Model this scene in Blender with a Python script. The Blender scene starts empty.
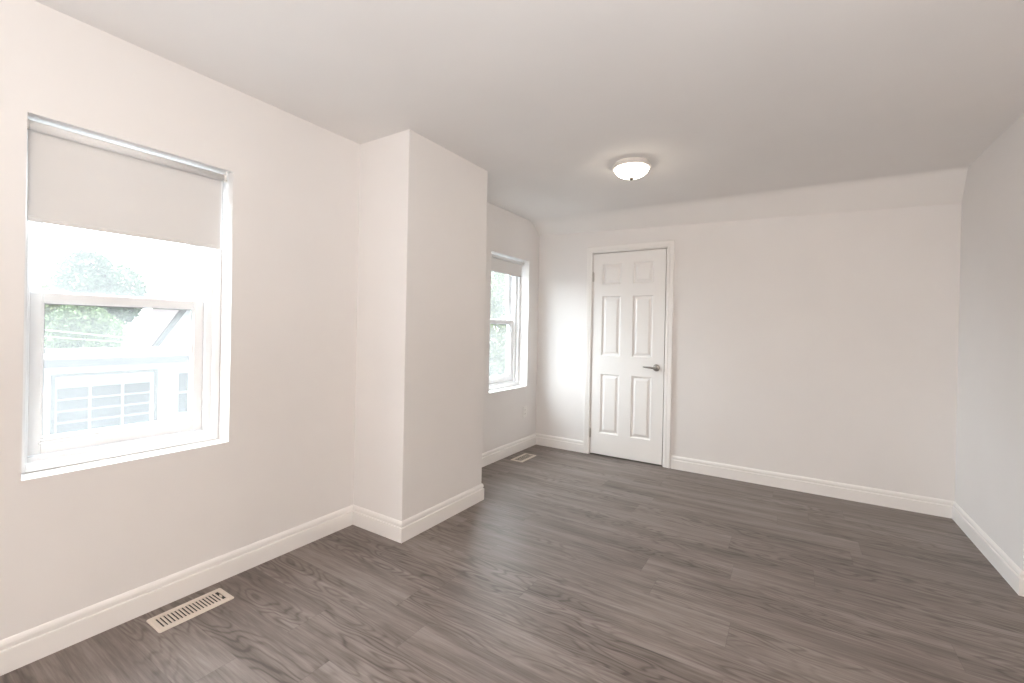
import bpy, bmesh, math, random
from mathutils import Vector, Matrix

random.seed(7)
S = bpy.context.scene
COL = S.collection

# ------------------------------------------------------------------ camera
cam_data = bpy.data.cameras.new('camera')
cam = bpy.data.objects.new('camera', cam_data)
COL.objects.link(cam)
R = Vector((0.84493242, 0.53449158, 0.02019805))
U = Vector((-0.01869895, -0.0082218, 0.99979135))
F = Vector((-0.53454612, 0.84513381, -0.00304757))
M = Matrix((R, U, -F)).transposed().to_4x4()
M.translation = Vector((2.33521, 0.0, 1.24758))
cam.matrix_world = M
cam_data.sensor_width = 36.0
cam_data.lens = 443.234 * 36.0 / 1024.0
cam_data.shift_x = -0.658 / 1024.0
cam_data.shift_y = -10.42 / 1024.0
cam_data.clip_start = 0.02
cam_data.clip_end = 400
S.camera = cam

# ------------------------------------------------------------------ light
S.view_settings.view_transform = 'Standard'
S.view_settings.look = 'None'
S.view_settings.exposure = 0.07
S.view_settings.gamma = 1.0
S.view_settings.use_curve_mapping = False
S.cycles.use_denoising = True
S.cycles.max_bounces = 16
S.cycles.diffuse_bounces = 10
S.cycles.transparent_max_bounces = 16
S.cycles.sample_clamp_indirect = 20.0

SKY = 26.5                       # bright overcast sky
world = bpy.data.worlds.new('overcast_sky')
world.use_nodes = True
S.world = world
wn = world.node_tree
wn.nodes['Background'].inputs[0].default_value = (0.88, 0.945, 1.0, 1)
# overcast sky, brightest high up behind the garage where the sun stands in the cloud
_tc = wn.nodes.new('ShaderNodeTexCoord')
_dp = wn.nodes.new('ShaderNodeVectorMath')
_dp.operation = 'DOT_PRODUCT'
_dp.inputs[1].default_value = Vector((-0.70, -0.02, 0.71)).normalized()
_mr = wn.nodes.new('ShaderNodeMapRange')
_mr.interpolation_type = 'SMOOTHSTEP'
_mr.inputs['From Min'].default_value = 0.28
_mr.inputs['From Max'].default_value = 1.0
_mr.inputs['To Min'].default_value = 0.85
_mr.inputs['To Max'].default_value = SKY
wn.links.new(_tc.outputs['Generated'], _dp.inputs[0])
wn.links.new(_dp.outputs['Value'], _mr.inputs['Value'])
wn.links.new(_mr.outputs[0], wn.nodes['Background'].inputs[1])


def area(name, loc, rot, sx, sy, power, col):
    d = bpy.data.lights.new(name, 'AREA')
    d.shape = 'RECTANGLE'
    d.size, d.size_y = sx, sy
    d.energy = power
    d.color = col
    o = bpy.data.objects.new(name, d)
    COL.objects.link(o)
    o.location = loc
    o.rotation_euler = rot
    return o


# the two window openings, marked so that daylight is sampled through them
for nm, y in (('near_window_daylight', 0.754), ('far_window_daylight', 3.692)):
    p = area(nm, (-0.30, y, 1.326), (0, math.radians(-90), 0), 1.36, 0.74, 1, (1, 1, 1))
    p.data.cycles.is_portal = True


def point(name, loc, power, col, radius):
    d = bpy.data.lights.new(name, 'POINT')
    d.energy = power
    d.color = col
    d.shadow_soft_size = radius
    o = bpy.data.objects.new(name, d)
    COL.objects.link(o)
    o.location = loc
    return o


# unseen fill lights added behind the camera to brighten walls and ceiling
point('rear_fill_high', (3.1, -0.9, 2.15), 70, (1.0, 0.83, 0.68), 0.14)
point('rear_fill_low', (0.6, -1.2, 0.9), 14, (0.96, 0.96, 1.0), 0.16)
area('rear_fill_up', (2.55, -0.35, 1.0), (math.radians(180), 0, 0), 0.5, 0.5, 52, (0.94, 0.97, 1.0))

# ------------------------------------------------------------------ measures
D = 4.249            # far wall
W = 3.305            # right wall
H = 2.400            # ceiling
CH = 0.431          # chimney breast
YC, YC2 = 1.845, 2.628
XB = -0.028          # left wall beyond the chimney breast
YR = 3.175            # near end of the right wall
XE = 5.2             # end wall of the wide part
Y0 = -1.9            # wall behind the camera
WT = 0.25            # outer wall thickness


# ------------------------------------------------------------------ materials
def mat(name, base=(0.8, 0.8, 0.8), rough=0.5, metal=0.0, spec=0.5):
    m = bpy.data.materials.new(name)
    m.use_nodes = True
    b = m.node_tree.nodes['Principled BSDF']
    b.inputs['Base Color'].default_value = (*base, 1)
    b.inputs['Roughness'].default_value = rough
    b.inputs['Metallic'].default_value = metal
    b.inputs['Specular IOR Level'].default_value = spec
    return m


class NT:
    """small helper to wire node trees"""
    def __init__(self, m):
        self.m = m
        self.t = m.node_tree
        self.b = self.t.nodes['Principled BSDF']

    def n(self, kind, **kw):
        x = self.t.nodes.new(kind)
        for k, v in kw.items():
            setattr(x, k, v)
        return x

    def link(self, a, b):
        self.t.links.new(a, b)

    def math(self, op, a, b=None, c=None):
        x = self.n('ShaderNodeMath', operation=op)
        for i, v in enumerate((a, b, c)):
            if v is None:
                continue
            if isinstance(v, (int, float)):
                x.inputs[i].default_value = v
            else:
                self.link(v, x.inputs[i])
        return x.outputs[0]

    def noise(self, vec, scale, detail=4, rough=0.55):
        x = self.n('ShaderNodeTexNoise')
        x.inputs['Scale'].default_value = scale
        x.inputs['Detail'].default_value = detail
        x.inputs['Roughness'].default_value = rough
        if vec is not None:
            self.link(vec, x.inputs['Vector'])
        return x.outputs['Fac']

    def ramp(self, fac, stops):
        x = self.n('ShaderNodeValToRGB')
        e = x.color_ramp.elements
        while len(e) < len(stops):
            e.new(0.5)
        for el, (p, c) in zip(e, stops):
            el.position = p
            el.color = (*c, 1)
        self.link(fac, x.inputs[0])
        return x.outputs[0]

    def bump(self, h, strength, dist=0.01):
        x = self.n('ShaderNodeBump')
        x.inputs['Strength'].default_value = strength
        x.inputs['Distance'].default_value = dist
        self.link(h, x.inputs['Height'])
        self.link(x.outputs[0], self.b.inputs['Normal'])


def paint(name, col, rough, scale=60, bstr=0.05, vary=0.012):
    m = mat(name, col, rough, spec=0.3)
    k = NT(m)
    tc = k.n('ShaderNodeTexCoord').outputs['Object']
    a = tuple(max(0, c - vary) for c in col)
    b = tuple(min(1, c + vary) for c in col)
    k.link(k.ramp(k.noise(tc, 1.7, 3), [(0.3, a), (0.7, b)]), k.b.inputs['Base Color'])
    k.bump(k.noise(tc, scale, 3), bstr, 0.002)
    return m


M_WALL = paint('wall_paint', (0.80, 0.785, 0.775), 0.62)
M_CEIL = paint('ceiling_paint', (0.80, 0.785, 0.77), 0.75, 90)
M_TRIM = paint('trim_paint', (0.86, 0.845, 0.83), 0.34, 30, 0.02, 0.006)
M_DOOR = paint('door_paint', (0.86, 0.855, 0.845), 0.36, 40, 0.03, 0.006)
M_REVEAL = M_WALL
M_VINYL = paint('window_vinyl', (0.86, 0.87, 0.88), 0.3, 20, 0.01, 0.004)
M_GASKET = mat('gasket_rubber', (0.30, 0.31, 0.32), 0.6)
M_NICKEL = mat('satin_nickel', (0.42, 0.40, 0.375), 0.32, 1.0)
M_FINIAL = mat('aged_nickel', (0.20, 0.18, 0.16), 0.5, 0.6)
M_STEEL = mat('hinge_steel', (0.62, 0.60, 0.57), 0.35, 1.0)
M_PLASTIC = mat('white_plastic', (0.85, 0.84, 0.82), 0.35)
M_PAN = mat('fixture_enamel', (0.83, 0.80, 0.77), 0.35)
M_REG = paint('register_enamel', (0.66, 0.59, 0.52), 0.42, 40, 0.02, 0.01)
M_DARK = mat('duct_dark', (0.035, 0.03, 0.027), 0.8)
M_SLOT = mat('socket_slot', (0.05, 0.05, 0.05), 0.6)


def fabric_mat():
    m = mat('blind_fabric', (0.74, 0.735, 0.73), 0.85, spec=0.15)
    k = NT(m)
    tc = k.n('ShaderNodeTexCoord').outputs['Object']
    w1 = k.n('ShaderNodeTexWave', bands_direction='Y')
    w1.inputs['Scale'].default_value = 260
    w2 = k.n('ShaderNodeTexWave', bands_direction='Z')
    w2.inputs['Scale'].default_value = 260
    k.link(tc, w1.inputs['Vector'])
    k.link(tc, w2.inputs['Vector'])
    k.bump(k.math('ADD', w1.outputs['Fac'], w2.outputs['Fac']), 0.08, 0.0006)
    return m


M_FABRIC = fabric_mat()


def glass_mat(name, haze):
    m = bpy.data.materials.new(name)
    m.use_nodes = True
    t = m.node_tree
    t.nodes.clear()
    out = t.nodes.new('ShaderNodeOutputMaterial')
    tr = t.nodes.new('ShaderNodeBsdfTransparent')
    tr.inputs[0].default_value = (0.97, 0.985, 0.98, 1)
    tl = t.nodes.new('ShaderNodeBsdfTranslucent')
    tl.inputs[0].default_value = (0.93, 0.95, 0.95, 1)
    gl = t.nodes.new('ShaderNodeBsdfGlossy')
    gl.inputs['Roughness'].default_value = 0.02
    m1 = t.nodes.new('ShaderNodeMixShader')
    tc = t.nodes.new('ShaderNodeTexCoord')
    no = t.nodes.new('ShaderNodeTexNoise')
    no.inputs['Scale'].default_value = 2.2
    mr = t.nodes.new('ShaderNodeMapRange')
    mr.inputs[3].default_value = haze - 0.01
    mr.inputs[4].default_value = haze + 0.01
    t.links.new(tc.outputs['Object'], no.inputs['Vector'])
    t.links.new(no.outputs['Fac'], mr.inputs[0])
    t.links.new(mr.outputs[0], m1.inputs[0])
    t.links.new(tr.outputs[0], m1.inputs[1])
    t.links.new(tl.outputs[0], m1.inputs[2])
    m2 = t.nodes.new('ShaderNodeMixShader')
    m2.inputs[0].default_value = 0.05
    t.links.new(m1.outputs[0], m2.inputs[1])
    t.links.new(gl.outputs[0], m2.inputs[2])
    t.links.new(m2.outputs[0], out.inputs[0])
    return m


M_GLASS = glass_mat('hazy_glass', 0.044)


def floor_mat():
    m = mat('vinyl_planks', (0.15, 0.13, 0.12), 0.4)
    k = NT(m)
    tc = k.n('ShaderNodeTexCoord').outputs['Object']
    sp = k.n('ShaderNodeSeparateXYZ')
    k.link(tc, sp.inputs[0])
    x, y = sp.outputs[0], sp.outputs[1]
    PW, PL = 0.182, 1.22
    yr = k.math('DIVIDE', k.math('ADD', y, 10.06), PW)
    row = k.math('FLOOR', yr)
    wn1 = k.n('ShaderNodeTexWhiteNoise', noise_dimensions='1D')
    k.link(row, wn1.inputs['W'])
    xs = k.math('ADD', k.math('DIVIDE', k.math('ADD', x, 10.0), PL), wn1.outputs['Value'])
    colm = k.math('FLOOR', xs)
    cb = k.n('ShaderNodeCombineXYZ')
    k.link(row, cb.inputs[0])
    k.link(colm, cb.inputs[1])
    wn2 = k.n('ShaderNodeTexWhiteNoise', noise_dimensions='2D')
    k.link(cb.outputs[0], wn2.inputs['Vector'])
    pid = wn2.outputs['Value']
    # stretched coordinates, shifted for every plank
    def stretched(sx, sy, add):
        c = k.n('ShaderNodeCombineXYZ')
        k.link(k.math('MULTIPLY', x, sx), c.inputs[0])
        k.link(k.math('MULTIPLY', y, sy), c.inputs[1])
        k.link(k.math('MULTIPLY', pid, add), c.inputs[2])
        return c.outputs[0]
    rings = k.noise(stretched(1.5, 7.5, 37.0), 1.0, 2.0, 0.5)
    ring = k.math('SINE', k.math('MULTIPLY', rings, 95.0))
    ring = k.math('POWER', k.math('ADD', k.math('MULTIPLY', ring, 0.5), 0.5), 3.0)
    fine = k.noise(stretched(5.0, 110.0, 11.0), 1.0, 4, 0.65)
    streak = k.noise(stretched(1.1, 16.0, 53.0), 1.0, 5, 0.6)
    blotch = k.noise(stretched(1.2, 3.0, 91.0), 1.0, 3, 0.5)
    v = k.math('ADD', k.math('MULTIPLY', streak, 0.48), k.math('MULTIPLY', fine, 0.42))
    v = k.math('ADD', v, k.math('MULTIPLY', pid, 0.035))
    v = k.math('ADD', v, k.math('MULTIPLY', blotch, 0.22))
    mask = k.ramp(k.noise(stretched(0.9, 4.0, 71.0), 1.0, 2, 0.5), [(0.42, (0, 0, 0)), (0.6, (1, 1, 1))])
    v = k.math('SUBTRACT', v, k.math('MULTIPLY', k.math('MULTIPLY', ring, mask), 0.14))
    colr = k.ramp(v, [(0.36, (0.074, 0.057, 0.048)), (0.53, (0.160, 0.130, 0.115)),
                      (0.64, (0.225, 0.190, 0.172)), (0.80, (0.315, 0.277, 0.256))])
    # joints
    fy = k.math('FRACT', yr)
    fx = k.math('FRACT', xs)
    jy = k.math('MINIMUM', fy, k.math('SUBTRACT', 1.0, fy))
    jx = k.math('MINIMUM', fx, k.math('SUBTRACT', 1.0, fx))
    j = k.math('MINIMUM', k.math('MULTIPLY', jy, PW), k.math('MULTIPLY', jx, PL))
    jm = k.n('ShaderNodeMapRange')
    jm.inputs[1].default_value = 0.0004
    jm.inputs[2].default_value = 0.0022
    jm.inputs[3].default_value = 0.80
    jm.inputs[4].default_value = 1.0
    k.link(j, jm.inputs[0])
    mx = k.n('ShaderNodeVectorMath', operation='SCALE')
    k.link(colr, mx.inputs[0])
    k.link(jm.outputs[0], mx.inputs['Scale'])
    k.link(mx.outputs[0], k.b.inputs['Base Color'])
    rg = k.n('ShaderNodeMapRange')
    rg.inputs[3].default_value = 0.36
    rg.inputs[4].default_value = 0.50
    k.link(fine, rg.inputs[0])
    k.link(rg.outputs[0], k.b.inputs['Roughness'])
    k.bump(k.math('ADD', k.math('MULTIPLY', fine, 0.5), jm.outputs[0]), 0.12, 0.002)
    return m


M_FLOOR = floor_mat()


# ------------------------------------------------------------------ mesh helpers
class MB:
    """collects geometry for one mesh object"""
    def __init__(self):
        self.bm = bmesh.new()

    def quad(self, *pts):
        vs = [self.bm.verts.new(p) for p in pts]
        return self.bm.faces.new(vs)

    def box(self, x0, x1, y0, y1, z0, z1, bev=0.0, seg=2):
        t = bmesh.new()
        bmesh.ops.create_cube(t, size=1.0)
        for v in t.verts:
            v.co = Vector((x0 + (v.co.x + .5) * (x1 - x0), y0 + (v.co.y + .5) * (y1 - y0), z0 + (v.co.z + .5) * (z1 - z0)))
        if bev:
            bmesh.ops.bevel(t, geom=list(t.edges), offset=bev, segments=seg, affect='EDGES', profile=0.5)
        self.join(t)
        return self

    def join(self, t, mtx=None):
        if mtx is not None:
            t.transform(mtx)
        mp = {v: self.bm.verts.new(v.co) for v in t.verts}
        for f in t.faces:
            try:
                nf = self.bm.faces.new([mp[v] for v in f.verts])
                nf.smooth = f.smooth
            except ValueError:
                pass
        t.free()

    def lathe(self, prof, seg=40, mtx=None, smooth=True):
        """profile of (radius, height) turned about z"""
        t = bmesh.new()
        rings = []
        for r, z in prof:
            if r < 1e-6:
                rings.append([t.verts.new((0, 0, z))])
            else:
                rings.append([t.verts.new((r * math.cos(2 * math.pi * i / seg), r * math.sin(2 * math.pi * i / seg), z)) for i in range(seg)])
        for a, b in zip(rings, rings[1:]):
            for i in range(seg):
                j = (i + 1) % seg
                if len(a) == 1 and len(b) == 1:
                    continue
                if len(a) == 1:
                    f = t.faces.new((a[0], b[j], b[i]))
                elif len(b) == 1:
                    f = t.faces.new((a[i], a[j], b[0]))
                else:
                    f = t.faces.new((a[i], a[j], b[j], b[i]))
                f.smooth = smooth
        bmesh.ops.recalc_face_normals(t, faces=list(t.faces))
        self.join(t, mtx)
        return self

    def tube(self, pts, radii, seg=12, caps=True):
        t = bmesh.new()
        pts = [Vector(p) for p in pts]
        if isinstance(radii, (int, float)):
            radii = [radii] * len(pts)
        rings = []
        up = Vector((0, 0, 1))
        for i, p in enumerate(pts):
            d = (pts[min(i + 1, len(pts) - 1)] - pts[max(i - 1, 0)]).normalized()
            a = d.cross(up if abs(d.z) < 0.95 else Vector((1, 0, 0))).normalized()
            b = a.cross(d).normalized()
            r = radii[i]
            ra, rb = r if isinstance(r, tuple) else (r, r)
            rings.append([t.verts.new(p + a * ra * math.cos(2 * math.pi * k / seg) + b * rb * math.sin(2 * math.pi * k / seg)) for k in range(seg)])
        for a, b in zip(rings, rings[1:]):
            for k in range(seg):
                f = t.faces.new((a[k], a[(k + 1) % seg], b[(k + 1) % seg], b[k]))
                f.smooth = True
        if caps:
            t.faces.new(rings[0][::-1])
            t.faces.new(rings[-1])
        bmesh.ops.recalc_face_normals(t, faces=list(t.faces))
        self.join(t)
        return self

    def build(self, name, material, parent=None, merge=0.0, recalc=True):
        if merge:
            bmesh.ops.remove_doubles(self.bm, verts=list(self.bm.verts), dist=merge)
        if recalc:
            bmesh.ops.recalc_face_normals(self.bm, faces=list(self.bm.faces))
        me = bpy.data.meshes.new(name)
        self.bm.to_mesh(me)
        self.bm.free()
        me.materials.append(material)
        o = bpy.data.objects.new(name, me)
        COL.objects.link(o)
        if parent is not None:
            attach(o, parent)
        return o


def attach(o, parent):
    o.parent = parent
    o.matrix_parent_inverse = parent_world(parent).inverted()


def parent_world(p):
    m = Matrix.LocRotScale(p.location, p.rotation_euler, p.scale)
    if p.parent is not None:
        return parent_world(p.parent) @ p.matrix_parent_inverse @ m
    return m


def empty(name, loc=(0, 0, 0)):
    o = bpy.data.objects.new(name, None)
    COL.objects.link(o)
    o.location = loc
    o.empty_display_size = 0.1
    return o


def tag(o, label, cat, group=None, kind=None):
    o['label'] = label
    o['category'] = cat
    if group:
        o['group'] = group
    if kind:
        o['kind'] = kind
    return o


def struct(o, label=None, cat=None):
    o['kind'] = 'structure'
    if label:
        o['label'] = label
        o['category'] = cat
    return o


def wall_cells(mb, fr, u0, u1, v0, v1, th, holes):
    """solid wall slab with rectangular holes; fr(u, v, depth) gives the point"""
    us = sorted({u0, u1, *[h[0] for h in holes], *[h[1] for h in holes]})
    vs = sorted({v0, v1, *[h[2] for h in holes], *[h[3] for h in holes]})
    def hole(a, b):
        return any(h[0] - 1e-6 < a < h[1] + 1e-6 and h[2] - 1e-6 < b < h[3] + 1e-6 for h in holes)
    for a0, a1 in zip(us, us[1:]):
        for b0, b1 in zip(vs, vs[1:]):
            if hole((a0 + a1) / 2, (b0 + b1) / 2):
                continue
            for dd in (0, th):
                mb.quad(fr(a0, b0, dd), fr(a1, b0, dd), fr(a1, b1, dd), fr(a0, b1, dd))
            for (p, q, na, nb) in (((a0, b0), (a1, b0), 0, -1), ((a1, b0), (a1, b1), 1, 0), ((a1, b1), (a0, b1), 0, 1), ((a0, b1), (a0, b0), -1, 0)):
                ma, mb_ = (a0 + a1) / 2 + na * (a1 - a0) / 2, (b0 + b1) / 2 + nb * (b1 - b0) / 2
                ca, cb = ma + na * 1e-4, mb_ + nb * 1e-4
                outside = ca < u0 or ca > u1 or cb < v0 or cb > v1
                if outside or hole(ca, cb):
                    mb.quad(fr(*p, 0), fr(*q, 0), fr(*q, th), fr(*p, th))


# ------------------------------------------------------------------ room shell
W1 = (0.407, 1.1005, 0.668, 1.994)      # near window: y0, y1, z0, z1
W2 = (3.345, 4.0385, 0.6565, 1.9715)      # far window
HT = H + 0.15

mb = MB()
wall_cells(mb, lambda u, v, d: (-d, u, v), Y0 - 0.25, YC2 - 0.1, -0.12, HT, WT, [W1])
wall_cells(mb, lambda u, v, d: (XB - d, u, v), YC2 - 0.1, D + 0.15, -0.12, HT, WT, [W2])
struct(mb.build('wall_left', M_WALL, merge=1e-5))

mb = MB()
mb.box(-0.05, CH, YC, YC2, -0.02, H + 0.02, 0.004, 2)
struct(mb.build('wall_chimney', M_WALL))

DX0, DX1, DZ = 0.590, 1.346, 2.052      # rough door opening
mb = MB()
wall_cells(mb, lambda u, v, d: (u, D + d, v), XB - 0.2, W + 0.02, -0.12, HT, 0.13, [(DX0, DX1, -0.02, DZ)])
struct(mb.build('wall_back', M_WALL, merge=1e-5))

mb = MB()
mb.box(W, XE + 0.2, YR, D + 0.13, -0.12, HT, 0.004, 2)
struct(mb.build('wall_right', M_WALL))
mb = MB()
mb.box(XE, XE + 0.2, Y0 - 0.2, YR + 0.05, -0.12, HT)
struct(mb.build('wall_side', M_WALL))
mb = MB()
wall_cells(mb, lambda u, v, d: (u, Y0 - d, v), -0.1, XE + 0.1, -0.12, HT, 0.2, [])
struct(mb.build('wall_front', M_WALL, merge=1e-5))

# unseen closet shell behind the door, added to stop skylight at its gaps
mb = MB()
t = 0.02
mb.box(0.3, 1.7, D + 0.75, D + 0.77, -0.05, 2.3)
mb.box(0.28, 0.3, D + 0.12, D + 0.77, -0.05, 2.3)
mb.box(1.7, 1.72, D + 0.12, D + 0.77, -0.05, 2.3)
mb.box(0.28, 1.72, D + 0.12, D + 0.77, 2.3, 2.32)
struct(mb.build('wall_closet_light_block', M_WALL))

# floor: one slab, planks run across the room
mb = MB()
mb.box(-0.15, XE + 0.1, Y0 - 0.1, D + 0.8, -0.10, 0.0)
struct(mb.build('floor', M_FLOOR))

# ceiling: level, then a slope that falls to the far wall (lower on the right)
mb = MB()
def ceil_profile(x):
    f = (x - XB) / (W - XB)
    hb = 2.279 + (2.187 - 2.279) * f
    ys, ye = D - 0.172 + 0.05 * f, D + 0.02
    slope = (hb - H) / (D - ys)
    pts = [(Y0 - 0.15, H)]
    r = 0.075 - 0.055 * f                    # crease is softer on the left
    n = 6
    for i in range(n + 1):
        s = i / n
        a = Vector((ys - r, H)); b = Vector((ys, H)); c = Vector((ys + r, H + slope * r))
        p = a * (1 - s) ** 2 + b * 2 * s * (1 - s) + c * s * s
        pts.append((p.x, p.y))
    pts.append((ye, H + slope * (ye - ys)))
    return pts
xs = [XB - 0.02 + (W + 0.03 - XB) * i / 12 for i in range(13)]
pr = [ceil_profile(x) for x in xs]
for i in range(12):
    for j in range(len(pr[0]) - 1):
        a, b, c, d = pr[i][j], pr[i][j + 1], pr[i + 1][j + 1], pr[i + 1][j]
        mb.quad((xs[i], *a), (xs[i], *b), (xs[i + 1], *c), (xs[i + 1], *d)).smooth = True
mb.quad((xs[-1], Y0 - 0.15, H), (xs[-1], YR + 0.05, H), (XE + 0.1, YR + 0.05, H), (XE + 0.1, Y0 - 0.15, H))
zt = H + 0.14
mb.quad((-0.2, Y0 - 0.15, zt), (-0.2, D + 0.1, zt), (XE + 0.15, D + 0.1, zt), (XE + 0.15, Y0 - 0.15, zt))
o = mb.build('ceiling', M_CEIL, merge=1e-4, recalc=False)
struct(o)


# ------------------------------------------------------------------ baseboards
BB = [(0.0, 0.0), (0.0145, 0.0), (0.0145, 0.078), (0.0136, 0.0825), (0.0062, 0.0842), (0.0058, 0.0885), (0.0104, 0.0905),
      (0.0108, 0.102), (0.0090, 0.110), (0.0055, 0.1165), (0.0025, 0.119), (0.0, 0.119)]


def baseboards(path, names):
    P = [Vector((p[0], p[1], 0)) for p in path]
    dirs = [(b - a).normalized() for a, b in zip(P, P[1:])]
    nor = [Vector((d.y, -d.x, 0)) for d in dirs]
    offs = []
    for i in range(len(P)):
        if i == 0:
            offs.append(nor[0])
        elif i == len(P) - 1:
            offs.append(nor[-1])
        else:
            offs.append(nor[i - 1] + nor[i])
    for i, nm in enumerate(names):
        mb = MB()
        ra = [mb.bm.verts.new(P[i] + offs[i] * a + Vector((0, 0, z))) for a, z in BB]
        rb = [mb.bm.verts.new(P[i + 1] + offs[i + 1] * a + Vector((0, 0, z))) for a, z in BB]
        n = len(BB)
        for k in range(n):
            mb.bm.faces.new((ra[k], ra[(k + 1) % n], rb[(k + 1) % n], rb[k]))
        mb.bm.faces.new(ra)
        mb.bm.faces.new(rb[::-1])
        struct(mb.build(nm, M_TRIM))


baseboards([(0, Y0), (0, YC), (CH, YC), (CH, YC2), (XB, YC2), (XB, D), (0.543, D)],
           ['baseboard_left', 'baseboard_chimney_front', 'baseboard_chimney_side', 'baseboard_chimney_rear', 'baseboard_left_far', 'baseboard_back_left'])
baseboards([(1.407, D), (W, D), (W, YR), (XE, YR)], ['baseboard_back', 'baseboard_right', 'baseboard_right_return'])

# ------------------------------------------------------------------ door, casing
CASE = [(0.0, 0.0), (0.0, 0.011), (0.006, 0.013), (0.016, 0.0135), (0.020, 0.0105), (0.024, 0.0135), (0.046, 0.0165), (0.054, 0.0165), (0.058, 0.013), (0.058, 0.0)]


def casing():
    """door casing swept round the opening; profile measured outwards from the opening"""
    x0, x1, z1 = 0.597, 1.341, 2.046
    mb = MB()
    stations = [((x0, 0.0), (-1, 0)), ((x0, z1), (-1, 1)), ((x1, z1), (1, 1)), ((x1, 0.0), (1, 0))]
    rings = []
    for (x, z), (dx, dz) in stations:
        rings.append([mb.bm.verts.new((x + dx * u, D - p, z + dz * u)) for u, p in CASE])
    n = len(CASE)
    for a, b in zip(rings, rings[1:]):
        for k in range(n):
            mb.bm.faces.new((a[k], a[(k + 1) % n], b[(k + 1) % n], b[k]))
    mb.bm.faces.new(rings[0])
    mb.bm.faces.new(rings[-1][::-1])
    return mb.build('trim_1', M_TRIM)


o = casing()
struct(o)

SX0, SX1, SZ0, SZ1 = 0.606, 1.321, 0.012, 2.0315
door = empty('door_1', (SX0, D + 0.004, 0))
struct(door, 'white six panel closet door with a nickel lever in the far wall', 'door')
YF = D + 0.003
# jamb round the slab with a stop behind it
mb = MB()
mb.box(DX0 + 0.001, SX0 - 0.0025, D - 0.001, D + 0.125, 0.0, DZ - 0.001)
mb.box(SX1 + 0.0085, DX1 - 0.001, D - 0.001, D + 0.125, 0.0, DZ - 0.001)
mb.box(DX0 + 0.001, DX1 - 0.001, D - 0.001, D + 0.125, SZ1 + 0.0085, DZ - 0.001)
mb.box(SX0 - 0.0025, SX0 + 0.012, D + 0.042, D + 0.075, 0.0, SZ1 + 0.0085)
mb.box(SX1 - 0.012, SX1 + 0.0085, D + 0.042, D + 0.075, 0.0, SZ1 + 0.0085)
mb.box(SX0, SX1, D + 0.042, D + 0.075, SZ1 - 0.012, SZ1 + 0.0085)
mb.build('jamb', M_TRIM, door)
# slab with six moulded panels
mb = MB()
PX = [(0.705, 0.897), (1.017, 1.211)]
PZ = [(0.226, 0.822), (1.008, 1.602), (1.720, 1.927)]
usx = [SX0, *PX[0], *PX[1], SX1]
usz = [SZ0, *PZ[0], *PZ[1], *PZ[2], SZ1]
panels = [(a, b, c, d) for (a, b) in PX for (c, d) in PZ]
for a0, a1 in zip(usx, usx[1:]):
    for b0, b1 in zip(usz, usz[1:]):
        if (a0, a1) in PX and (b0, b1) in PZ:
            rings = []
            for ins, dep in ((0, 0), (0.002, 0.004), (0.008, 0.0115), (0.012, 0.0125), (0.020, 0.0125), (0.024, 0.0110), (0.038, 0.0035), (0.041, 0.0020)):
                rings.append([mb.bm.verts.new(p) for p in ((a0 + ins, YF + dep, b0 + ins), (a1 - ins, YF + dep, b0 + ins), (a1 - ins, YF + dep, b1 - ins), (a0 + ins, YF + dep, b1 - ins))])
            for r, s in zip(rings, rings[1:]):
                for k in range(4):
                    mb.bm.faces.new((r[k], r[(k + 1) % 4], s[(k + 1) % 4], s[k]))
            mb.bm.faces.new(rings[-1])
        else:
            mb.quad((a0, YF, b0), (a1, YF, b0), (a1, YF, b1), (a0, YF, b1))
yb = YF + 0.035
for (p, q) in (((SX0, SZ0), (SX1, SZ0)), ((SX1, SZ0), (SX1, SZ1)), ((SX1, SZ1), (SX0, SZ1)), ((SX0, SZ1), (SX0, SZ0))):
    mb.quad((p[0], YF, p[1]), (q[0], YF, q[1]), (q[0], yb, q[1]), (p[0], yb, p[1]))
mb.quad((SX0, yb, SZ0), (SX1, yb, SZ0), (SX1, yb, SZ1), (SX0, yb, SZ1))
slab = mb.build('door_panel', M_DOOR, door, merge=1e-5)
# lever handle
hz, hx = 0.916, 1.254
rose = MB()
rose.lathe([(0.0, 0.0), (0.0325, 0.0), (0.0325, 0.004), (0.030, 0.009), (0.022, 0.011), (0.0125, 0.012), (0.0115, 0.03), (0.0, 0.03)], 36,
           Matrix.Translation((hx, YF, hz)) @ Matrix.Rotation(math.radians(90), 4, 'X'))
rose = rose.build('handle_rose', M_NICKEL, door)
lv = MB()
yl = YF - 0.045
lv.tube([(hx + 0.012, YF - 0.034, hz), (hx + 0.010, yl + 0.003, hz), (hx, yl - 0.002, hz), (hx - 0.025, yl - 0.003, hz + 0.001), (hx - 0.07, yl - 0.001, hz + 0.003), (hx - 0.105, yl + 0.004, hz + 0.004), (hx - 0.116, yl + 0.008, hz + 0.004)],
        [0.0105, 0.0125, (0.0115, 0.0125), (0.0085, 0.0105), (0.0065, 0.009), (0.0055, 0.0075), (0.003, 0.004)], 16)
lv.build('lever', M_NICKEL, door)
# latch plate on the edge of the slab
MB().box(SX1 + 0.0060, SX1 + 0.0115, D - 0.0025, D + 0.012, hz - 0.03, hz + 0.03).build('strike_plate', M_STEEL, door)
for z in (1.80, 0.215):
    hg = MB()
    hx0 = SX0 - 0.001
    hg.lathe([(0, -0.048), (0.004, -0.048), (0.0062, -0.045), (0.0062, 0.045), (0.004, 0.048), (0, 0.048)], 16, Matrix.Translation((hx0, YF - 0.0065, z)))
    hg.lathe([(0, 0.048), (0.0035, 0.048), (0.0045, 0.052), (0.0025, 0.056), (0, 0.0565)], 12, Matrix.Translation((hx0, YF - 0.0065, z)))
    hg.box(hx0, hx0 + 0.011, YF - 0.0015, YF, z - 0.045, z + 0.045)
    hg.build('hinge', M_STEEL, door)


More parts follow.
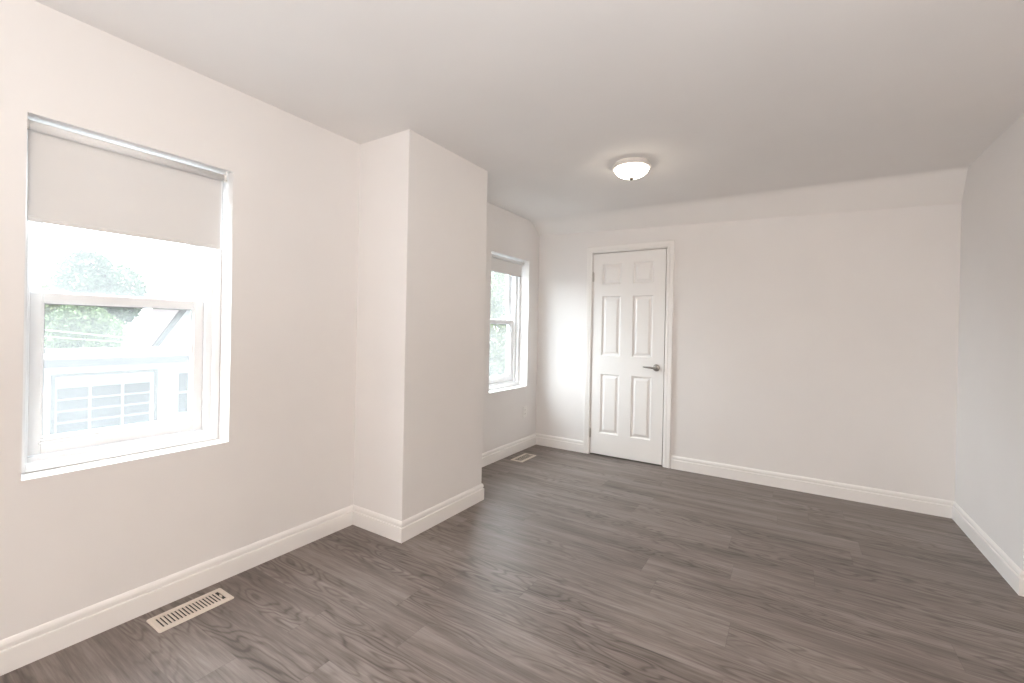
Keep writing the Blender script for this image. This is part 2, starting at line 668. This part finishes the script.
# ------------------------------------------------------------------ windows
def ring(mb, x0, x1, y0, y1, z0, z1, l, r, b, t, bev=0.003):
    """rectangular frame made of four bars; x0..x1 is its depth"""
    mb.box(x0, x1, y0, y0 + l, z0, z1, bev)
    mb.box(x0, x1, y1 - r, y1, z0, z1, bev)
    mb.box(x0, x1, y0 + l, y1 - r, z0, z0 + b, bev)
    mb.box(x0, x1, y0 + l, y1 - r, z1 - t, z1, bev)


def make_window(name, xw, y0, y1, z0, z1, label):
    root = empty(name, (xw - 0.16, (y0 + y1) / 2, z0))
    struct(root, label, 'window')
    fb, ff = xw - 0.235, xw - 0.100          # back and front of the frame
    fr = MB()
    J, JL, JR = 0.046, 0.036, 0.056
    g = 0.0015
    a0, a1, c0, c1 = y0 + g, y1 - g, z0 + g, z1 - g
    ring(fr, fb, ff, a0, a1, c0, c1, 0.026, 0.026, 0.032, 0.026, 0.003)
    ring(fr, fb, xw - 0.128, a0, a1, c0, c1, JL, JR, 0.050, J, 0.003)
    # parting bead between the tracks
    ring(fr, xw - 0.186, xw - 0.182, a0, a1, c0, c1, JL + 0.006, JR + 0.006, 0.052, J + 0.006, 0.001)
    fr.build('window_frame', M_VINYL, root)
    ys0, ys1 = y0 + JL + 0.003, y1 - JR - 0.003
    zm = z0 + 0.690                           # top of the meeting rail
    # lower sash, in the inner track
    lo = MB()
    lx0, lx1 = xw - 0.179, xw - 0.147
    zb = z0 + 0.054
    ring(lo, lx0, lx1, ys0, ys1, zb, zm, 0.036, 0.040, 0.058, 0.038, 0.003)
    gy0, gy1, gz0, gz1 = ys0 + 0.036, ys1 - 0.040, zb + 0.058, zm - 0.038
    ring(lo, lx0 + 0.004, lx1 - 0.006, gy0 - 0.001, gy1 + 0.001, gz0 - 0.001, gz1 + 0.001, 0.007, 0.007, 0.009, 0.007, 0.002)
    # finger lift along the bottom rail
    lo.box(lx1 - 0.002, lx1 + 0.007, ys0 + 0.03, ys1 - 0.03, zb + 0.040, zb + 0.046, 0.002)
    lower = lo.build('lower_sash', M_VINYL, root)
    MB().box(lx0 + 0.012, lx0 + 0.016, gy0 + 0.003, gy1 - 0.003, gz0 + 0.003, gz1 - 0.003).build('glass', M_GLASS, lower)
    gs = MB()
    ring(gs, lx0 + 0.0165, lx0 + 0.0195, gy0 + 0.005, gy1 - 0.005, gz0 + 0.007, gz1 - 0.005, 0.0035, 0.0035, 0.002, 0.0045, 0.0)
    gs.build('gasket', M_GASKET, lower)
    # upper sash, in the outer track
    up = MB()
    ux0, ux1 = xw - 0.221, xw - 0.189
    zt = z1 - J - 0.003
    zu = zm - 0.040
    ring(up, ux0, ux1, ys0, ys1, zu, zt, 0.036, 0.036, 0.040, 0.040, 0.003)
    uy0, uy1, uz0, uz1 = ys0 + 0.036, ys1 - 0.036, zu + 0.040, zt - 0.040
    ring(up, ux0 + 0.004, ux1 - 0.006, uy0 - 0.001, uy1 + 0.001, uz0 - 0.001, uz1 + 0.001, 0.007, 0.007, 0.007, 0.007, 0.002)
    upper = up.build('upper_sash', M_VINYL, root)
    MB().box(ux0 + 0.012, ux0 + 0.016, uy0 + 0.003, uy1 - 0.003, uz0 + 0.003, uz1 - 0.003).build('glass', M_GLASS, upper)
    gs = MB()
    ring(gs, ux0 + 0.0165, ux0 + 0.0195, uy0 + 0.005, uy1 - 0.005, uz0 + 0.005, uz1 - 0.005, 0.003, 0.003, 0.002, 0.003, 0.0)
    gs.build('gasket', M_GASKET, upper)
    return root


make_window('window_1', 0.0, *W1, 'white hung window nearest the camera, garage seen through it')
make_window('window_2', XB, *W2, 'white hung window beyond the chimney breast beside the door')


def make_blind(xw, y0, y1, z1, f0, f1, zbot, label):
    zc, r = z1 - 0.0315, 0.0165
    xc = xw - 0.040
    root = empty('roller_blind', (xc, (y0 + y1) / 2, z1))
    tag(root, label, 'blind', 'roller blinds')
    roll = MB()
    mt = Matrix.Translation((xc, f0, zc)) @ Matrix.Rotation(math.radians(-90), 4, 'X')
    L = f1 - f0
    roll.lathe([(0, 0.0), (r, 0.0), (r, L), (0, L)], 32, mt)
    roll.build('roller_tube', M_FABRIC, root)
    fb = MB()
    xf = xc - r + 0.0006
    fb.box(xf - 0.0007, xf, f0, f1, zbot + 0.004, zc)
    fab = fb.build('fabric', M_FABRIC, root)
    hb = MB()
    hb.box(xf - 0.0035, xf + 0.0028, f0 + 0.001, f1 - 0.001, zbot, zbot + 0.018, 0.0025)
    hb.build('hem_bar', M_FABRIC, root)
    for s, (e, w) in (('l', (f0, y0)), ('r', (f1, y1))):
        b = MB()
        sgn = -1 if s == 'l' else 1
        ye = e + sgn * 0.012
        yy = sorted((e + sgn * 0.001, ye))
        b.lathe([(0, 0), (0.016, 0), (0.0185, 0.002), (0.0185, 0.009), (0.012, 0.011), (0, 0.011)], 24,
                Matrix.Translation((xc, e + sgn * 0.0005, zc)) @ Matrix.Rotation(math.radians(-90 * sgn), 4, 'X'))
        b.box(xc - 0.012, xc + 0.012, *sorted((ye - sgn * 0.001, ye + sgn * 0.002)), zc - 0.021, z1, 0.001)
        bo = b.build('bracket', M_PLASTIC, root)
        p = MB()
        p.lathe([(0, 0), (0.0045, 0), (0.0045, 0.003), (0, 0.004)], 14,
                Matrix.Translation((xc, ye + sgn * 0.002, zc - 0.004)) @ Matrix.Rotation(math.radians(-90 * sgn), 4, 'X'))
        p.box(xc + 0.011, xc + 0.014, *sorted((ye - sgn * 0.006, ye + sgn * 0.001)), zc - 0.016, zc - 0.008)
        p.build('bracket_pin', M_STEEL, bo)
    return root


make_blind(0.0, W1[0], W1[1], W1[3], W1[0] + 0.012, 1.071, 1.613, 'white roller blind pulled a third down over the window nearest the camera')
make_blind(XB, W2[0], W2[1], W2[3], W2[0] + 0.016, 3.972, 1.798, 'small roller blind almost fully raised in the far window beside the door')


# ------------------------------------------------------------------ ceiling light
LX, LY = 1.382, 2.985
lamp = empty('ceiling_light', (LX, LY, H))
tag(lamp, 'small white dome ceiling light, lit, above the middle of the room', 'ceiling light')
mt = Matrix.Translation((LX, LY, H))
MB().lathe([(0, 0), (0.112, 0), (0.115, -0.005), (0.117, -0.016), (0.124, -0.026), (0.130, -0.033), (0.130, -0.037), (0.121, -0.040), (0.111, -0.038), (0, -0.034)], 56, mt).build('base_pan', M_PAN, lamp)
M_DOME = bpy.data.materials.new('lit_frosted_glass')
M_DOME.use_nodes = True
b = M_DOME.node_tree.nodes['Principled BSDF']
b.inputs['Base Color'].default_value = (0.9, 0.88, 0.84, 1)
b.inputs['Roughness'].default_value = 0.3
b.inputs['Emission Color'].default_value = (1.0, 0.86, 0.69, 1)
b.inputs['Emission Strength'].default_value = 15.0
prof = [(0.113 * math.cos(a), -0.039 - 0.060 * math.sin(a)) for a in [math.radians(90 * i / 14) for i in range(14)]] + [(0.0, -0.099)]
MB().lathe(prof, 56, mt).build('dome_shade', M_DOME, lamp)
MB().lathe([(0, -0.096), (0.012, -0.097), (0.0165, -0.100), (0.0165, -0.104), (0.011, -0.109), (0.006, -0.115), (0, -0.117)], 24, mt).build('finial', M_FINIAL, lamp)


# ------------------------------------------------------------------ floor registers
def make_register(x0, x1, y0, y1, label, full=True):
    root = empty('floor_register', ((x0 + x1) / 2, (y0 + y1) / 2, 0))
    tag(root, label, 'floor vent', 'floor registers')
    ix0, ix1, iy0, iy1 = x0 + 0.026, x1 - 0.026, y0 + 0.022, y1 - 0.022
    fr = MB()
    # bevelled flange
    zt = 0.0055
    outer = [(x0, y0), (x1, y0), (x1, y1), (x0, y1)]
    def rr(a, b, c, d, r, z, n=4):
        pts = []
        for cx, cy, s in ((b - r, c + r, -90), (b - r, d - r, 0), (a + r, d - r, 90), (a + r, c + r, 180)):
            for i in range(n + 1):
                t = math.radians(s + 90 * i / n)
                pts.append((cx + r * math.cos(t), cy + r * math.sin(t), z))
        return [fr.bm.verts.new(p) for p in pts]
    rings = [rr(x0, x1, y0, y1, 0.008, 0.0002), rr(x0 + 0.001, x1 - 0.001, y0 + 0.001, y1 - 0.001, 0.008, 0.0035), rr(x0 + 0.006, x1 - 0.006, y0 + 0.006, y1 - 0.006, 0.006, zt),
             rr(ix0, ix1, iy0, iy1, 0.001, zt), rr(ix0, ix1, iy0, iy1, 0.001, 0.0008)]
    for a, b in zip(rings, rings[1:]):
        n = len(a)
        for k in range(n):
            fr.bm.faces.new((a[k], a[(k + 1) % n], b[(k + 1) % n], b[k]))
    fr.build('flange', M_REG, root)
    MB().box(ix0 - 0.004, ix1 + 0.004, iy0 - 0.004, iy1 + 0.004, 0.0003, 0.0010).build('duct_opening', M_DARK, root)
    # tilted louvre blades, one after another along the register
    n = 17
    span = iy1 - 0.016 - iy0
    for i in range(n):
        y = iy0 + span * (i + 0.80) / n
        s = MB()
        dy = 0.0050
        p = [(ix0, y - dy, 0.0050), (ix0, y + dy * 0.9, 0.0014), (ix0, y + dy * 0.9 + 0.001, 0.0022), (ix0, y - dy + 0.0032, 0.0055)]
        q = [(ix1, *v[1:]) for v in p]
        s.quad(*p); s.quad(*q[::-1])
        for k in range(4):
            s.quad(p[k], p[(k + 1) % 4], q[(k + 1) % 4], q[k])
        s.build('louvre', M_REG, root, merge=1e-6)
    lv = MB()
    lv.box((ix0 + ix1) / 2 - 0.004, (ix0 + ix1) / 2 + 0.018, iy1 - 0.0115, iy1 - 0.0075, 0.001, 0.0085, 0.001)
    lv.build('damper_lever', M_REG, root)
    return root


make_register(0.073, 0.210, 0.755, 1.040, 'beige metal floor register in the foreground under the nearest window')
make_register(0.070, 0.205, 3.582, 3.864, 'beige floor register by the far corner under the far window')

# ------------------------------------------------------------------ wall outlet
oy, oz = 4.001, 0.390
ot = empty('wall_outlet', (XB, oy, oz))
tag(ot, 'white electrical outlet plate low on the wall below the far window', 'outlet')
MB().box(XB, XB + 0.006, oy - 0.035, oy + 0.035, oz - 0.0575, oz + 0.0575, 0.0022).build('cover_plate', M_PLASTIC, ot)
for dz in (0.0195, -0.0195):
    r = MB().box(XB + 0.005, XB + 0.0085, oy - 0.016, oy + 0.016, oz + dz - 0.014, oz + dz + 0.014, 0.0025).build('receptacle', M_PLASTIC, ot)
    s = MB()
    s.box(XB + 0.0084, XB + 0.0088, oy - 0.0075, oy - 0.0055, oz + dz - 0.002, oz + dz + 0.007)
    s.box(XB + 0.0084, XB + 0.0088, oy + 0.0055, oy + 0.0075, oz + dz - 0.002, oz + dz + 0.006)
    s.lathe([(0, 0), (0.0025, 0), (0.0025, 0.0004), (0, 0.0004)], 12, Matrix.Translation((XB + 0.0084, oy, oz + dz - 0.008)) @ Matrix.Rotation(math.radians(90), 4, 'Y'))
    s.build('slot', M_SLOT, r)


# ------------------------------------------------------------------ outdoors
M_SIDING = paint('white_siding', (0.82, 0.82, 0.82), 0.6, 8, 0.05, 0.01)
M_FASCIA = mat('fascia_metal', (0.22, 0.21, 0.215), 0.5)
M_ROOFW = paint('roof_membrane', (0.34, 0.34, 0.33), 0.8, 4, 0.1, 0.03)
M_GDOOR = mat('garage_door_white', (0.80, 0.80, 0.81), 0.45)
M_GTRIM = mat('garage_trim_grey', (0.20, 0.185, 0.17), 0.5)
M_GGLASS = mat('garage_glass', (0.105, 0.10, 0.10), 0.3)
M_SHINGLE = paint('pale_shingles', (0.062, 0.044, 0.039), 0.85, 6, 0.3, 0.01)
M_RAKE = mat('rake_board', (0.115, 0.11, 0.105), 0.5)
M_GROUND = paint('asphalt_yard', (0.07, 0.07, 0.07), 0.9, 5, 0.2, 0.02)
M_TRUNK = paint('bark', (0.08, 0.065, 0.055), 0.9, 12, 0.4, 0.02)
M_WIRE = mat('pale_cable', (0.62, 0.62, 0.62), 0.5)

GZ = -2.75
mb = MB()
mb.box(-70, -0.45, -25, 60, GZ - 0.3, GZ)
o = mb.build('yard_ground', M_GROUND)
struct(o)

# garage
GX = -18.0
gar = empty('garage', (GX, 7, GZ))
tag(gar, 'white flat-roofed garage with a windowed door, outside the near window', 'garage')
mb = MB()
wall_cells(mb, lambda u, v, d: (GX - d, u, v), 2.6, 9.9, GZ, -0.22, 0.2, [(4.26, 6.92, GZ, -0.60), (7.65, 8.45, -2.32, -0.67)])
mb.box(GX - 6.6, GX - 6.4, 2.6, 9.9, GZ, -0.12)
mb.box(GX - 6.4, GX - 0.2, 2.6, 2.8, GZ, -0.12)
mb.box(GX - 6.4, GX - 0.2, 9.7, 9.9, GZ, -0.12)
mb.build('wall', M_SIDING, gar, merge=1e-5)
MB().box(GX - 6.9, GX + 0.25, 2.4, 10.15, -0.12, 0.02, 0.02).build('roof', M_ROOFW, gar)
MB().box(GX + 0.22, GX + 0.28, 2.38, 10.17, -0.27, -0.02, 0.01).build('fascia', M_FASCIA, gar)
mb = MB()
mb.box(GX, GX + 0.05, 4.16, 4.26, GZ, -0.52, 0.01)
mb.box(GX, GX + 0.05, 6.92, 7.02, GZ, -0.52, 0.01)
mb.box(GX, GX + 0.05, 4.26, 6.92, -0.60, -0.52, 0.01)
mb.build('door_trim', M_GTRIM, gar)
gd = MB()
gcols = [(4.32, 5.10), (5.17, 5.98), (6.05, 6.82)]
grows = [(-1.35, -0.99), (-1.74, -1.40), (-2.12, -1.79), (-2.50, -2.17)]
holes = [(a, b, c, d) for a, b in gcols for c, d in grows]
wall_cells(gd, lambda u, v, d: (GX - 0.06 - d, u, v), 4.26, 6.92, GZ, -0.60, 0.05, holes)
gdo = gd.build('garage_door', M_GDOOR, gar, merge=1e-5)
for a, b, c, d in holes:
    MB().box(GX - 0.095, GX - 0.085, a - 0.01, b + 0.01, c - 0.01, d + 0.01).build('pane', M_GGLASS, gdo)
wf = MB()
ring(wf, GX - 0.05, GX + 0.02, 7.65, 8.45, -2.32, -0.67, 0.05, 0.05, 0.05, 0.05, 0.005)
wf.box(GX - 0.04, GX + 0.01, 8.02, 8.07, -2.28, -0.71)
wf.box(GX - 0.04, GX + 0.01, 7.69, 8.41, -1.52, -1.46)
wfo = wf.build('window_frame', M_GDOOR, gar)
MB().box(GX - 0.08, GX - 0.07, 7.67, 8.43, -2.30, -0.69).build('pane', M_GGLASS, wfo)
MB().box(GX - 4.0, GX - 3.2, 3.9, 4.7, 0.02, 0.2, 0.03).build('roof_hatch', M_GTRIM, gar)

# gabled house behind the garage
HX = -26.0
hou = empty('gabled_house', (HX, 12, GZ))
tag(hou, 'white gabled house with a steep pale roof behind the garage', 'house')
ya, yb_, za, zr = 9.52, 13.92, 0.0, 3.5
ym = (ya + yb_) / 2
mb = MB()
for x in (HX, HX - 3.1):
    f = [(x, ya, GZ), (x, yb_, GZ), (x, yb_, za), (x, ym, zr), (x, ya, za)]
    mb.bm.faces.new([mb.bm.verts.new(p) for p in f])
mb.quad((HX, ya, GZ), (HX - 3.1, ya, GZ), (HX - 3.1, ya, za), (HX, ya, za))
mb.quad((HX, yb_, GZ), (HX - 3.1, yb_, GZ), (HX - 3.1, yb_, za), (HX, yb_, za))
mb.build('wall', M_SIDING, hou)
for sgn in (-1, 1):
    ye = ym + sgn * (ym - ya + 0.28)
    ze = za - 0.28 * (zr - za) / (ym - ya)
    r = MB()
    n = Vector((0, sgn * (zr - za), (ym - ya))).normalized() * 0.14
    p = [Vector((HX + 0.35, ym, zr)), Vector((HX + 0.35, ye, ze)), Vector((HX - 3.4, ye, ze)), Vector((HX - 3.4, ym, zr))]
    q = [v + n for v in p]
    r.quad(*p); r.quad(*q)
    for k in range(4):
        r.quad(p[k], p[(k + 1) % 4], q[(k + 1) % 4], q[k])
    r.build('roof_slope', M_SHINGLE, hou, merge=1e-5)
    k_ = MB()
    p = [Vector((HX + 0.36, ym, zr - 0.26)), Vector((HX + 0.36, ye, ze - 0.26)), Vector((HX + 0.36, ye, ze + 0.12)), Vector((HX + 0.36, ym, zr + 0.12))]
    q = [v + Vector((0.05, 0, 0)) for v in p]
    k_.quad(*p); k_.quad(*q)
    for k in range(4):
        k_.quad(p[k], p[(k + 1) % 4], q[(k + 1) % 4], q[k])
    k_.build('rake_board', M_RAKE, hou, merge=1e-5)


# trees
def leaf_mat(name, col):
    m = mat(name, col, 0.7, spec=0.2)
    k = NT(m)
    tc = k.n('ShaderNodeTexCoord').outputs['Object']
    a = tuple(c * 0.72 for c in col)
    b = tuple(min(1, c * 1.25) for c in col)
    k.link(k.ramp(k.noise(tc, 1.1, 4), [(0.3, a), (0.7, b)]), k.b.inputs['Base Color'])
    return m


M_LEAF = [leaf_mat('leaves_grey_green', (0.20, 0.26, 0.17)), leaf_mat('leaves_green', (0.20, 0.27, 0.13)), leaf_mat('leaves_yellow_green', (0.30, 0.34, 0.17))]


def tree(loc, height, blobs, n, leaf, m, label, name='tree', cat='tree'):
    """blobs: (dx, dy, z, rx, ry, rz) relative to the base"""
    rnd = random.Random(hash((round(loc[0], 2), round(loc[1], 2))) & 0xffff)
    root = empty(name, loc)
    tag(root, label, cat, 'trees and bushes outside')
    tr = MB()
    L = Vector(loc)
    top = max(b[2] for b in blobs)
    tr.tube([L, L + Vector((0.05, 0.03, top * 0.4)), L + Vector((0, 0.1, top * 0.95))], [height * 0.035, height * 0.026, height * 0.01], 10)
    for b in blobs:
        c = L + Vector(b[:3])
        s = L + Vector((0.02, 0.03, top * 0.35))
        tr.tube([s, s.lerp(c, 0.5) + Vector((0, 0, 0.1)), c], [height * 0.014, height * 0.009, height * 0.004], 6)
    tr.build('trunk', M_TRUNK, root)
    lf = MB()
    vol = [b[3] * b[4] * b[5] for b in blobs]
    for i in range(n):
        b = rnd.choices(blobs, vol)[0]
        while True:
            v = Vector((rnd.uniform(-1, 1), rnd.uniform(-1, 1), rnd.uniform(-1, 1)))
            if 0.35 < v.length < 1:
                break
        if rnd.random() < 0.75:
            v = v.normalized() * rnd.uniform(0.8, 1.06)
        p = L + Vector((b[0] + v.x * b[3], b[1] + v.y * b[4], b[2] + v.z * b[5]))
        a = Vector((rnd.gauss(0, 1), rnd.gauss(0, 1), rnd.gauss(0, 1))).normalized()
        c = a.cross(Vector((rnd.gauss(0, 1), rnd.gauss(0, 1), rnd.gauss(0, 1)))).normalized()
        s = leaf * rnd.uniform(0.6, 1.2)
        d = a.cross(c) * s * 0.18
        lf.quad(p - a * s, p + c * s * 0.5 + d, p + a * s, p - c * s * 0.5 + d)
    lf.build('foliage', m, root, recalc=False)
    return root


tree((-48, 13.4, GZ), 10, [(0, -1.1, 7.4, 2.0, 1.9, 2.4), (0, 1.1, 6.7, 2.0, 1.8, 2.2), (0.2, -0.1, 5.4, 2.2, 2.6, 2.0), (0, -0.8, 8.9, 1.3, 1.2, 1.2)], 6000, 0.27, M_LEAF[0], 'tall grey green tree with a rounded crown against the sky in the nearest window')
tree((-44, 19.8, GZ), 7, [(0, 0, 5.9, 1.6, 1.6, 1.9), (0, 0.9, 5.1, 1.5, 1.5, 1.6)], 2600, 0.26, M_LEAF[0], 'faint smaller tree on the right of the nearest window upper pane')
tree((-40, 7.6, GZ), 6, [(0, 0, 5.0, 1.6, 1.7, 1.6), (0, -1.6, 4.8, 1.4, 1.4, 1.7), (0, 1.4, 4.5, 1.4, 1.5, 1.5)], 4200, 0.24, M_LEAF[2], 'yellow green bushy tree left of the tall rounded crown in the nearest window')
tree((-29.5, 4.9, GZ), 4.6, [(0, 0, 3.6, 1.2, 1.2, 1.5), (0, -0.5, 2.8, 1.2, 1.0, 1.2), (0, 0.6, 2.9, 1.2, 1.0, 1.2), (0, 0, 2.0, 1.2, 1.4, 1.0)], 4600, 0.17, M_LEAF[1], 'green bushy tree just above the left half of the garage roof')
tree((-34.6, 8.9, GZ), 4.8, [(0, 0, 3.8, 1.2, 1.3, 1.4), (0, 0.9, 3.2, 1.2, 1.1, 1.2), (0, -0.9, 3.3, 1.2, 1.1, 1.3), (0, 0, 2.1, 1.2, 1.8, 1.1)], 5600, 0.19, M_LEAF[1], 'green bushy tree above the garage roof next to the gabled house')
tree((-7.5, 12.9, GZ), 7.5, [(0, 0, 5.6, 1.1, 1.2, 1.6), (0, -0.7, 4.2, 1.1, 1.1, 1.5), (0, 0.6, 3.7, 1.1, 1.0, 1.6), (0, 0, 2.4, 1.1, 1.3, 1.3)], 6500, 0.15, M_LEAF[2], 'leafy green tree close outside the far window')


# overhead service cables
def cable(a, b, sag, label):
    pts = []
    a, b = Vector(a), Vector(b)
    for i in range(25):
        s = i / 24
        p = a.lerp(b, s)
        p.z -= sag * 4 * s * (1 - s)
        pts.append(p)
    mb = MB()
    mb.tube(pts, 0.022, 6)
    tag(mb.build('overhead_cable', M_WIRE), label, 'cable', 'overhead cables')


cable((-25.5, 9.3, 0.35), (-22.0, -14.0, 4.9), 0.5, 'upper pale cable crossing the green trees above the garage')
cable((-25.5, 9.3, 0.15), (-22.0, -14.0, 4.2), 0.5, 'lower pale cable crossing the green trees above the garage')
